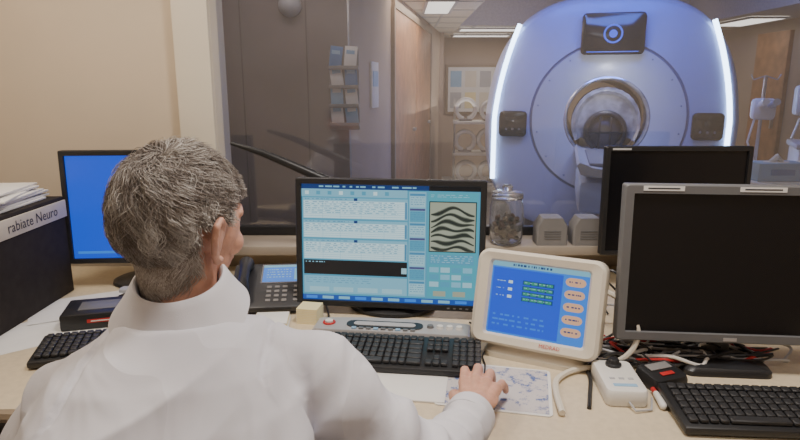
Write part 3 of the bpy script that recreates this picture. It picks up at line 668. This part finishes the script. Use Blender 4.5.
# ---------------------------------------------------------------- person
def fuse(mb,voxel,it,name,mm):
    me=mb.mesh('tmp'); o=bpy.data.objects.new('tmp',me); COL.objects.link(o)
    r=o.modifiers.new('r','REMESH'); r.mode='VOXEL'; r.voxel_size=voxel; r.use_smooth_shade=True
    if it:
        s_=o.modifiers.new('s','SMOOTH'); s_.factor=.5; s_.iterations=it
    bpy.context.view_layer.update(); dg=bpy.context.evaluated_depsgraph_get()
    m2=bpy.data.meshes.new_from_object(o.evaluated_get(dg)); m2.name=name
    bpy.data.objects.remove(o); m2.materials.clear(); m2.materials.append(mm)
    for p in m2.polygons: p.use_smooth=True; p.material_index=0
    return m2
ORG=Vector((-.33,.70,0))
def mk(me,name,parent,**kw):
    me.transform(Matrix.Translation(-ORG)); o=bpy.data.objects.new(name,me); COL.objects.link(o)
    if parent: o.parent=parent
    else: o.location=ORG
    for k,v in kw.items(): o[k]=v
    return o
HY=27
H=Vector((-.332,.905,1.226)); HM=Matrix.Translation(H)@Matrix.Rotation(R(-HY),4,'Z')@Matrix.Rotation(R(-9),4,'X')@Matrix.Rotation(R(2),4,'Y')@Matrix.Scale(.98,4)
SR=Vector((-.155,.875,.982)); SL=Vector((-.478,.80,.966))
ER=Vector((.050,.845,.812)); EL=Vector((-.59,.84,.80))
WR=Vector((.147,1.06,.805)); WL=Vector((-.42,1.08,.80))
yaw=12
def oval(cx,cy,z_,rx,ry,y_=yaw,nn=40): 
    c=math.cos(R(y_));s_=math.sin(R(y_)); o=[]
    for j in range(nn):
        a=2*math.pi*j/nn; x=rx*math.copysign(abs(math.cos(a))**.85,math.cos(a)); y=ry*math.copysign(abs(math.sin(a))**.85,math.sin(a)); o.append(Vector((cx+x*c-y*s_,cy+x*s_+y*c,z_)))
    return o
S=M['skin']
TR=[(.50,.66,.17,.13),(.6,.66,.16,.13),(.75,.69,.16,.12),(.88,.735,.17,.115),(.97,.785,.155,.095),(1.02,.825,.12,.070),(1.05,.85,.07,.052)]
b=MB()
b.rings([oval(-.33,y,z_,rx,ry) for z_,y,rx,ry in TR],S)
b.tube([(-.33,.860,1.04),(-.332,.872,1.11),(-.334,.885,1.16),(-.335,.895,1.19)],[.050,.050,.051,.052],S,24,round_=True)
b.tube([(-.33,.86,1.03),SR],[.042,.05],S,20,round_=True); b.tube([(-.33,.86,1.03),SL],[.042,.05],S,20,round_=True)
for s_,e_,w_ in ((SR,ER,WR),(SL,EL,WL)):
    b.tube([s_,s_.lerp(e_,.4),e_,e_.lerp(w_,.3),w_],[.05,.047,.038,.040,.027],S,20,round_=True)
for sx in (-1,1):
    hip=Vector((-.33+sx*.09,.68,.53)); kn=Vector((-.33+sx*.14,1.12,.53)); an=Vector((-.33+sx*.14,1.16,.10))
    b.tube([hip,hip.lerp(kn,.5),kn,kn.lerp(an,.35),an],[.085,.075,.055,.055,.036],S,20,round_=True)
    b.tube([an+Vector((0,-.03,-.05)),an+Vector((0,.08,-.06)),an+Vector((0,.16,-.07))],[.035,.033,.024],S,16,round_=True)
b.ell((0,-.012,.008),(.077,.094,.090),S,HM,36); b.ell((0,.035,-.02),(.066,.058,.075),S,HM,30)
b.ell((0,.035,-.065),(.056,.052,.050),S,HM,28); b.ell((0,.070,-.100),(.022,.018,.018),S,HM,20)
b.tube([(0,.088,.0),(0,.103,-.025),(0,.112,-.045)],[.007,.009,.012],S,14,HM,True)
EZ=-.014
for sx in (-1,1):
    b.ell((sx*.012,.100,-.048),(.009,.010,.007),S,HM,14); b.ell((sx*.038,.062,-.042),(.026,.022,.024),S,HM,18)
    b.tube([(sx*.012,.088,.012),(sx*.034,.082,.014),(sx*.052,.068,.006)],[.007,.008,.006],S,12,HM,True)
    b.ell((sx*.031,.077,-.006),(.014,.010,.010),S,HM,14)
    b.tube([(sx*.076,.002,-.012+EZ),(sx*.083,-.003,.010+EZ),(sx*.090,-.017,.018+EZ),(sx*.096,-.030,.008+EZ),(sx*.094,-.030,-.014+EZ),(sx*.086,-.020,-.036+EZ),(sx*.079,-.006,-.048+EZ),(sx*.075,.004,-.046+EZ)],[.0055,.006,.006,.0065,.006,.0055,.007,.0065],S,12,HM,True)
    b.ell((sx*.083,-.012,-.014+EZ),(.006,.015,.027),S,HM,16,rot=(0,0,sx*.35)); b.tube([(sx*.078,-.002,-.02+EZ),(sx*.086,-.013,-.002+EZ),(sx*.087,-.018,-.012+EZ),(sx*.082,-.011,-.03+EZ)],.0045,S,10,HM,True)
b.tube([(-.022,.090,-.074),(0,.097,-.072),(.022,.090,-.074)],[.004,.006,.004],S,12,HM,True); b.tube([(-.018,.089,-.082),(0,.095,-.083),(.018,.089,-.082)],[.004,.0065,.004],S,12,HM,True)
def hand(W,rz,mir,pitch=0):
    T=Matrix.Translation(W)@Matrix.Rotation(R(rz),4,'Z')@Matrix.Rotation(R(pitch),4,'X')@Matrix.Scale(mir,4,Vector((1,0,0)))
    b.ell((0,.045,.0),(.042,.054,.017),S,T,24); b.tube([(0,-.02,0),(0,.02,.0)],[.027,.029],S,20,T,True,.8)
    xs=(-.034,-.011,.012,.033); kz=(.009,.014,.012,.005)
    F=[[(-.039,.128,.012),(-.041,.150,-.004),(-.041,.165,-.020)],[(-.012,.138,.016),(-.012,.162,.0),(-.012,.178,-.018)],[(.015,.133,.010),(.017,.155,-.006),(.018,.168,-.024)],[(.042,.112,.0),(.047,.130,-.014),(.049,.141,-.030)]]
    for i in range(4):
        k=Vector((xs[i],.088-.004*abs(i-1),kz[i]))
        b.tube([(xs[i]*.45,.0,.002),k],[.0135,.013],S,14,T,True)
        r0=(.0102,.0104,.010,.009)[i]
        b.tube([k,F[i][0],F[i][1],F[i][2]],[r0*1.12,r0*1.02,r0*.93,r0*.82],S,14,T,True)
        b.ell(k+Vector((0,0,.003)),(.0118,.012,.011),S,T,12); b.ell(Vector(F[i][0])+Vector((0,0,.001)),(r0*1.1,)*3,S,T,12)
    b.tube([(-.020,.015,-.004),(-.044,.045,-.010),(-.054,.075,-.018),(-.054,.100,-.028)],[.018,.015,.012,.0095],S,14,T,True)
hand(WR,-14,1); hand(WL,15,-1)
bodym=fuse(b,.0032,2,'person',S)
person=mk(bodym,'person',None,label='seated person in white coat, seen from behind, using a mouse',category='person')
for sx in (-1,1):
    b=MB(); b.ell((sx*.031,.082,-.006),(.008,.0075,.0075),M['eyew'],HM,16); b.ell((sx*.031,.0875,-.006),(.004,.003,.004),M['iris'],HM,12); mk(b.mesh('eye'),'eye',person)
C=M['coat']; b=MB()
CT=[(.40,.66,.225,.19),(.55,.66,.215,.175),(.70,.68,.205,.16),(.82,.715,.20,.152),(.92,.755,.20,.142),(.985,.785,.19,.130),(1.03,.81,.162,.112),(1.062,.832,.112,.090),(1.085,.85,.078,.072)]
b.rings([oval(-.33,y,z_,rx,ry) for z_,y,rx,ry in CT],C)
b.tube([(-.33,.85,1.044),(-.25,.865,1.018),SR+Vector((0,0,-.002))],[.060,.058,.066],C,26,round_=True); b.tube([(-.33,.845,1.044),(-.41,.825,1.014),SL],[.060,.058,.066],C,26,round_=True)
def sleeve(s_,e_,w_,cut):
    w2=w_+(e_-w_).normalized()*cut
    P=[s_]
    for k in range(1,9): P.append(s_.lerp(e_,k/8))
    P[-1]=e_
    for k in range(1,8): P.append(e_.lerp(w2,k/7))
    rad=[.068,.067,.067,.066,.065,.064,.063,.062,.061,.059,.056,.053,.050,.048,.047,.046]
    b.tube(P,rad,C,28)
    b.ell(s_,(.068,)*3,C); b.ell(e_,(.060,)*3,C)
sleeve(SR,ER,WR,.028); sleeve(SL,EL,WL,.02)
cm=fuse(b,.0045,11,'lab_coat',C)
def ridge(v): return max(0,1-abs(noise.noise(v))*3.0)**1.7
def folds(p):
    q=Vector(p); d_=0
    for s_,e_,w_ in ((SR,ER,WR),(SL,EL,WL)):
        for a,c,amp,fr_ in ((s_,e_,.0080,66),(e_,w_,.0075,98)):
            ax=(c-a); L=ax.length; ax.normalize(); t=(q-a).dot(ax); rad=(q-a-ax*t).length
            if -.02<t<L+.02 and rad<.085:
                w=min(1,max(0,(t-.01)/.05))*min(1,max(0,(L+.02-t)/.05))
                nn=noise.noise(q*6)
                sn=math.sin(t*fr_+nn*5+(q-a).x*26); d_+=amp*w*max(0,.42+.9*noise.noise(q*4.5+Vector((3,1,2))))*math.copysign(abs(sn)**.8,sn)
    cx=q.x+.33; cz=q.z-1.08; top=1-min(1,max(0,(q.z-1.04)/.05))*.65
    v1=Vector((cx*5.4+cz*1.6,q.y*2,cz*1.7+7)); v2=Vector((cx*3.8-cz*5.0,q.y*2,cz*2.2+2)); v3=Vector((cx*9,q.y*5,cz*3)); v4=Vector((cx*6+cz*7,q.y*4,cz*3.5+4))
    d_+=top*(.0105*(ridge(v1)-.3)+.0085*(ridge(v2)-.3)+.0035*(ridge(v3)-.3)+.0030*(ridge(v4)-.3))
    for s_,sg in ((SR,1),(SL,-1)):
        c=s_+Vector((-sg*.02,-.05,-.12)); dd=q-c; L=Vector((dd.x,dd.z)).length
        if L<.22:
            a=math.atan2(dd.z,dd.x); sn=math.sin(a*8+noise.noise(q*7)*2.2); d_+=.0082*sn*max(0,1-L/.22)*min(1,L/.05)
    for s_,sg in ((SR,1),(SL,-1)):
        u=(q.x-s_.x)*sg+.020+ (q.z-s_.z)*.30
        if abs(u)<.006 and (q-s_).length<.13: d_-=.0050*(1-abs(u)/.006)
        elif 0<u<.02 and (q-s_).length<.13: d_+=.0030*(1-u/.02)
    return d_
cm.update()
nr=[v.normal.copy() for v in cm.vertices]
for v,nn in zip(cm.vertices,nr): v.co=v.co+nn*folds(v.co)
coat=mk(cm,'lab_coat',person,label='white cotton lab coat')
def ovring(cx,cy,cz,rx,ry,a0,a1,nn,tilt):
    out=[]
    for j in range(nn):
        a=R(a0+(a1-a0)*j/(nn-1)); x=rx*math.cos(a); y=ry*math.sin(a); out.append(Vector((cx+x,cy+y,cz+tilt*y)))
    return out
# thin folded collar: stand rises inside, a sharp fold, then a thin leaf lying on the shoulders
b=MB(); prof=[(-.005,-.055),(-.003,-.015),(-.001,.006),(.001,.0125),(.0035,.0145),(.0065,.0125),(.0105,.004),(.017,-.010),(.026,-.026),(.0355,-.041),(.0345,-.043),(.0245,-.029),(.0150,-.013),(.0080,.001),(.004,.008)]
rs=[]
for i,(o_,z_) in enumerate(prof):
    r_=ovring(-.335,.868,1.123+z_,.061+o_*1.2,.060+o_,-245,65,71,.30)
    for j,p in enumerate(r_):
        k=min(max(i-3,0),6)/6
        p.z+=.006*k*noise.noise(Vector((j*.11,2,0))); p.y-=.007*k*abs(noise.noise(Vector((j*.14,1,8)))); p.x+=.004*k*noise.noise(Vector((j*.15,6,1)))
    rs.append(r_)
b.rings(rs,M['collar'],False,False,closed=False); mk(b.mesh('collar'),'collar',coat)
for w_,e_,cut in ((WR,ER,.028),(WL,EL,.02)):
    b=MB(); d_=(w_-e_).normalized(); c0=w_-d_*(cut+.035); c1=w_-d_*(cut-.004); b.tube([c0,c0+d_*.002,c1-d_*.003,c1,c1-d_*.004],[.045,.0485,.0475,.045,.040],C,30); mk(b.mesh('cuff'),'cuff',coat)
b=MB()
for sx in (-1,1):
    hip=Vector((-.33+sx*.09,.68,.53)); kn=Vector((-.33+sx*.14,1.12,.53)); an=Vector((-.33+sx*.14,1.16,.12)); b.tube([hip,hip.lerp(kn,.5),kn,kn.lerp(an,.35),an],[.10,.09,.07,.07,.055],M['trouser'],20,round_=False); b.ell(kn,(.07,.07,.07),M['trouser'])
tm=fuse(b,.01,4,'trousers',M['trouser']); mk(tm,'trousers',person)
for sx in (-1,1):
    b=MB(); x0=-.33+sx*.14
    b.rings([[Vector((x0+a_*k,1.21+c_*k2,z_)) for a_,c_ in rrect(.10,.29,.045,6)] for k,k2,z_ in ((1,1,.0),(1,1,.02),(.95,.97,.03),(.9,.93,.05),(.75,.7,.075))],M['shoe'])
    mk(b.mesh('shoe'),'shoe',person)
# hair
hm=bpy.data.materials.new('grey_brown_hair'); hm.use_nodes=True; nt=hm.node_tree; bs=nt.nodes['Principled BSDF']; bs.inputs['Roughness'].default_value=.55; bs.inputs['Specular IOR Level'].default_value=.35
at=nt.nodes.new('ShaderNodeAttribute'); at.attribute_name='tone'; rp=nt.nodes.new('ShaderNodeValToRGB')
rp.color_ramp.elements[0].color=(.085,.066,.056,1); rp.color_ramp.elements[1].color=(.74,.71,.67,1)
el=rp.color_ramp.elements.new(.5); el.color=(.30,.255,.225,1)
nt.links.new(at.outputs['Fac'],rp.inputs['Fac']); nt.links.new(rp.outputs['Color'],bs.inputs['Base Color'])
hv=[];hf=[];ht=[]
RX,RY,RZ=.077,.095,.091; CO=Vector((0,-.012,.008))
def surf(d_,off):
    d_=d_.normalized(); return CO+Vector((d_.x*(RX+off),d_.y*(RY+off),d_.z*(RZ+off)))
def scalp(d_):
    if d_.y>.30 and d_.z<.50: return False
    if d_.z<.02 and d_.y>-.02 : return False
    if d_.z<.12 and d_.y>.08 : return False
    if abs(d_.x)>.6 and d_.z<-.02 and d_.y>-.42 : return False
    if d_.z<-.45 and d_.y>-.25: return False
    if d_.z<-.90: return False
    return True
N1,N2=64,40
grid={}
for i in range(N1):
    for j in range(N2+1):
        a=2*math.pi*i/N1; el_=math.pi/2-math.pi*.92*j/N2; d_=Vector((math.cos(el_)*math.cos(a),math.cos(el_)*math.sin(a),math.sin(el_)))
        grid[(i,j)]=len(hv); off=.005+.004*noise.noise(d_*4)
        p=surf(d_,off if scalp(d_) else -.014); hv.append(p); ht.append(.2)
for i in range(N1):
    for j in range(N2): hf.append([grid[(i,j)],grid[((i+1)%N1,j)],grid[((i+1)%N1,j+1)],grid[(i,j+1)]])
def strand(pts,w0,tn,ctr):
    seg=len(pts)-1; o_=len(hv)
    for q,p in enumerate(pts):
        t=q/seg; rr=w0*(1-.75*t**2)
        tg=(pts[min(q+1,seg)]-pts[max(q-1,0)]).normalized(); nrm=(p-ctr).normalized(); sd=tg.cross(nrm).normalized()
        for a in (0,1,2):
            an=a*2.094+.5; hv.append(p+sd*(math.cos(an)*rr)+nrm*(math.sin(an)*rr)); ht.append(min(1,tn+.12*t))
    for q in range(seg):
        for a in range(3):
            a0=o_+q*3+a; a1=o_+q*3+(a+1)%3; hf.append([a0,a1,a1+3,a0+3])
random.seed(11)
crown=Vector((.10,-.45,.88)).normalized()
cl=0
def field(cur):
    fl=(cur-crown); fl=fl-cur*fl.dot(cur)
    if fl.length<.03: fl=Vector((1,0,0))-cur*cur.x
    return fl.normalized()
while cl<3000:
    d_=Vector((random.gauss(0,1),random.gauss(0,1),random.gauss(0,1))).normalized()
    if not scalp(d_): continue
    cl+=1
    lay=random.random(); low=max(0,min(1,(-d_.z-.1)*1.5)); side_=abs(d_.x)
    tuft=noise.noise(d_*4.2+Vector((9,2,4)))
    L=random.uniform(.030,.050)*(1-.25*low); off0=.003; off1=(.006+.012*lay+.012*max(0,tuft))*(1-.35*low)*(1-.2*side_)
    ph=noise.noise(d_*3.0)*11+random.uniform(-.5,.5); sw=.30+1.0*noise.noise(d_*2.2+Vector((5,0,0)))+random.uniform(-.2,.2)
    tone=min(1,max(0,.46+.34*tuft+.15*noise.noise(d_*9)+random.gauss(0,.06)+.20*side_*(1 if d_.z<.3 else 0)+.12*low))
    tip=(random.gauss(0,.03),random.gauss(0,.03),random.gauss(0,.03))
    for k in range(10):
        jx=Vector((random.gauss(0,.055),random.gauss(0,.055),random.gauss(0,.055)))
        cur=(d_+jx).normalized(); pts=[]; seg=7; ph2=ph+random.uniform(-.2,.2); sw2=sw+random.uniform(-.12,.12)
        l2=L*random.uniform(.75,1.15); tn=min(1,max(0,tone+random.gauss(0,.12))); oj=random.uniform(-.0015,.0025)
        for q in range(seg+1):
            t=q/seg
            fl=field(cur); side=cur.cross(fl)
            wv=math.sin(ph2+t*5.6)*1.05
            # strands of a lock draw together towards their tip
            pull=(d_-cur); pull=pull-cur*pull.dot(cur); pull=side*(pull.dot(side))*7.0*t
            dirn=(fl+side*(sw2+wv)+pull).normalized()
            off=off0+(oj+off1-off0)*math.sin(min(1,t*1.25)*math.pi/2)+.0030*math.sin(ph2*1.3+t*5.5)*t-.001*t
            pts.append(surf(cur,off))
            nx_=(cur+dirn*(l2/seg)/.09).normalized()
            if not scalp(nx_) and q>2 and nx_.z<.2 and nx_.y>-.4: 
                nx_=(cur+dirn*.01).normalized()
            cur=nx_
        strand(pts,random.uniform(.00040,.00078),tn,CO)
HI=HM.inverted(); bk=Vector((-math.sin(R(HY)),-math.cos(R(HY)),0)); rt=Vector((math.cos(R(HY)),-math.sin(R(HY)),0))
def napep(a,z_,off):
    t=(1.20-z_)/.075; c=Vector((-.338,.900,0)).lerp(Vector((-.335,.888,0)),t); r_=.068+(.057-.068)*t+off
    p=c+(bk*math.cos(a)+rt*math.sin(a))*r_; p.z=z_; return p
for k in range(620):
    a0=random.gauss(0,.62)
    if abs(a0)>1.1: continue
    z0=random.uniform(1.134+.03*(abs(a0)/1.15)**2,1.205); tone=.55+random.gauss(0,.08)+.2*noise.noise(Vector((a0*3,z0*30,0))); ph=noise.noise(Vector((a0*2.5,z0*20,3)))*7
    for j in range(8):
        a=a0+random.gauss(0,.06); zz=z0+random.gauss(0,.004); pts=[]
        for q in range(6):
            t=q/5; pts.append(HI@napep(a+.14*math.sin(ph+t*3.8)*t,zz-.026*t,.002+.007*math.sin(t*2.4)))
        strand(pts,random.uniform(.0004,.0007),min(1,max(0,tone+random.gauss(0,.12))),HI@Vector((-.336,.892,z0)))
me=bpy.data.meshes.new('hair'); me.from_pydata([tuple(HM@v) for v in hv],[],hf); me.materials.append(hm)
at_=me.attributes.new('tone','FLOAT','POINT'); at_.data.foreach_set('value',ht)
me.polygons.foreach_set('use_smooth',[True]*len(me.polygons))
mk(me,'hair',person,label='short wavy grey-brown hair')
# chair
root=empty('office_chair',(-.33,.66,0),10,label='black fabric swivel office chair carrying the person',category='chair')
b=MB(); b.box((0,.02,.40),(.48,.46,.07),M['chairf'],.03); b.obj('seat',root)
b=MB(); b.box((0,-.26,.68),(.42,.06,.34),M['chairf'],.028); b.obj('backrest',root)
b=MB(); b.tube([(0,-.05,.37),(0,-.24,.38),(0,-.30,.45),(0,-.30,.62)],.018,M['black'],10); b.tube([(0,0,.08),(0,0,.37)],.028,M['metal'],16); b.obj('post',root)
b=MB()
for a in range(5): b.tube([(0,0,.10),(.28*math.cos(a*1.2566+.3),.28*math.sin(a*1.2566+.3),.07)],[.03,.018],M['black'],10)
b.obj('base',root)
for a in range(5): b=MB(); x,y=.28*math.cos(a*1.2566+.3),.28*math.sin(a*1.2566+.3); b.cyl((x-.015,y,.03),(x+.015,y,.03),.03,M['black'],n=18); b.obj('wheel',root)
# ---------------------------------------------------------------- lights
def area(loc,rot,sx,sy,en,col):
    l=bpy.data.lights.new('area_light','AREA'); l.shape='RECTANGLE'; l.size=sx; l.size_y=sy; l.energy=en; l.color=col
    o=bpy.data.objects.new('area_light',l); COL.objects.link(o); o.location=loc; o.rotation_euler=rot; return o
area((.35,1.0,2.55),(0,0,0),.35,.3,27,(1,.93,.86))
area((-1.0,1.3,2.55),(0,0,0),.4,.4,16,(1,.90,.76))
area((1.0,-.4,2.55),(0,0,0),1.0,.6,11,(1,.90,.82))
area((1.65,4.9,2.50),(R(14),0,R(-15)),1.3,.3,34,(.07,.18,1))  # added blue light, tints the upper front of the scanner
area((2.0,8.3,2.09),(0,0,0),2.4,1.2,22,(1,.88,.74))
area((.3,5.4,2.08),(0,0,0),.7,1.6,19,(1,.84,.70))
area((1.3,3.2,2.45),(R(25),0,R(-15)),1.2,.4,4,(.85,.90,1))
area((-.6,2.75,2.4),(0,0,0),.8,.3,5,(1,.88,.84))
area((.5,7.0,1.15),(R(180),0,0),1.0,2.6,10,(1,.92,.82))  # added upward fill, no fixture there, brightens the soffit
pl_=bpy.data.lights.new('bore_fill_light','POINT'); pl_.energy=4; pl_.color=(.95,.97,1); pl_.shadow_soft_size=.03  # point light added just before the bore to brighten its liner
po=bpy.data.objects.new('bore_fill_light',pl_); COL.objects.link(po); po.location=(ML[0]-.06,ML[1]-.22,1.42)
w=bpy.data.worlds.new('world'); bpy.context.scene.world=w; w.use_nodes=True; w.node_tree.nodes['Background'].inputs[0].default_value=(.55,.53,.58,1); w.node_tree.nodes['Background'].inputs[1].default_value=.12
cam=bpy.data.cameras.new('camera'); co=bpy.data.objects.new('camera',cam); COL.objects.link(co)
co.location=(0,0,1.42); co.rotation_euler=(R(90-12.68),0,0); cam.sensor_width=36; cam.lens=36*600/800; cam.clip_start=.02
bpy.context.scene.camera=co
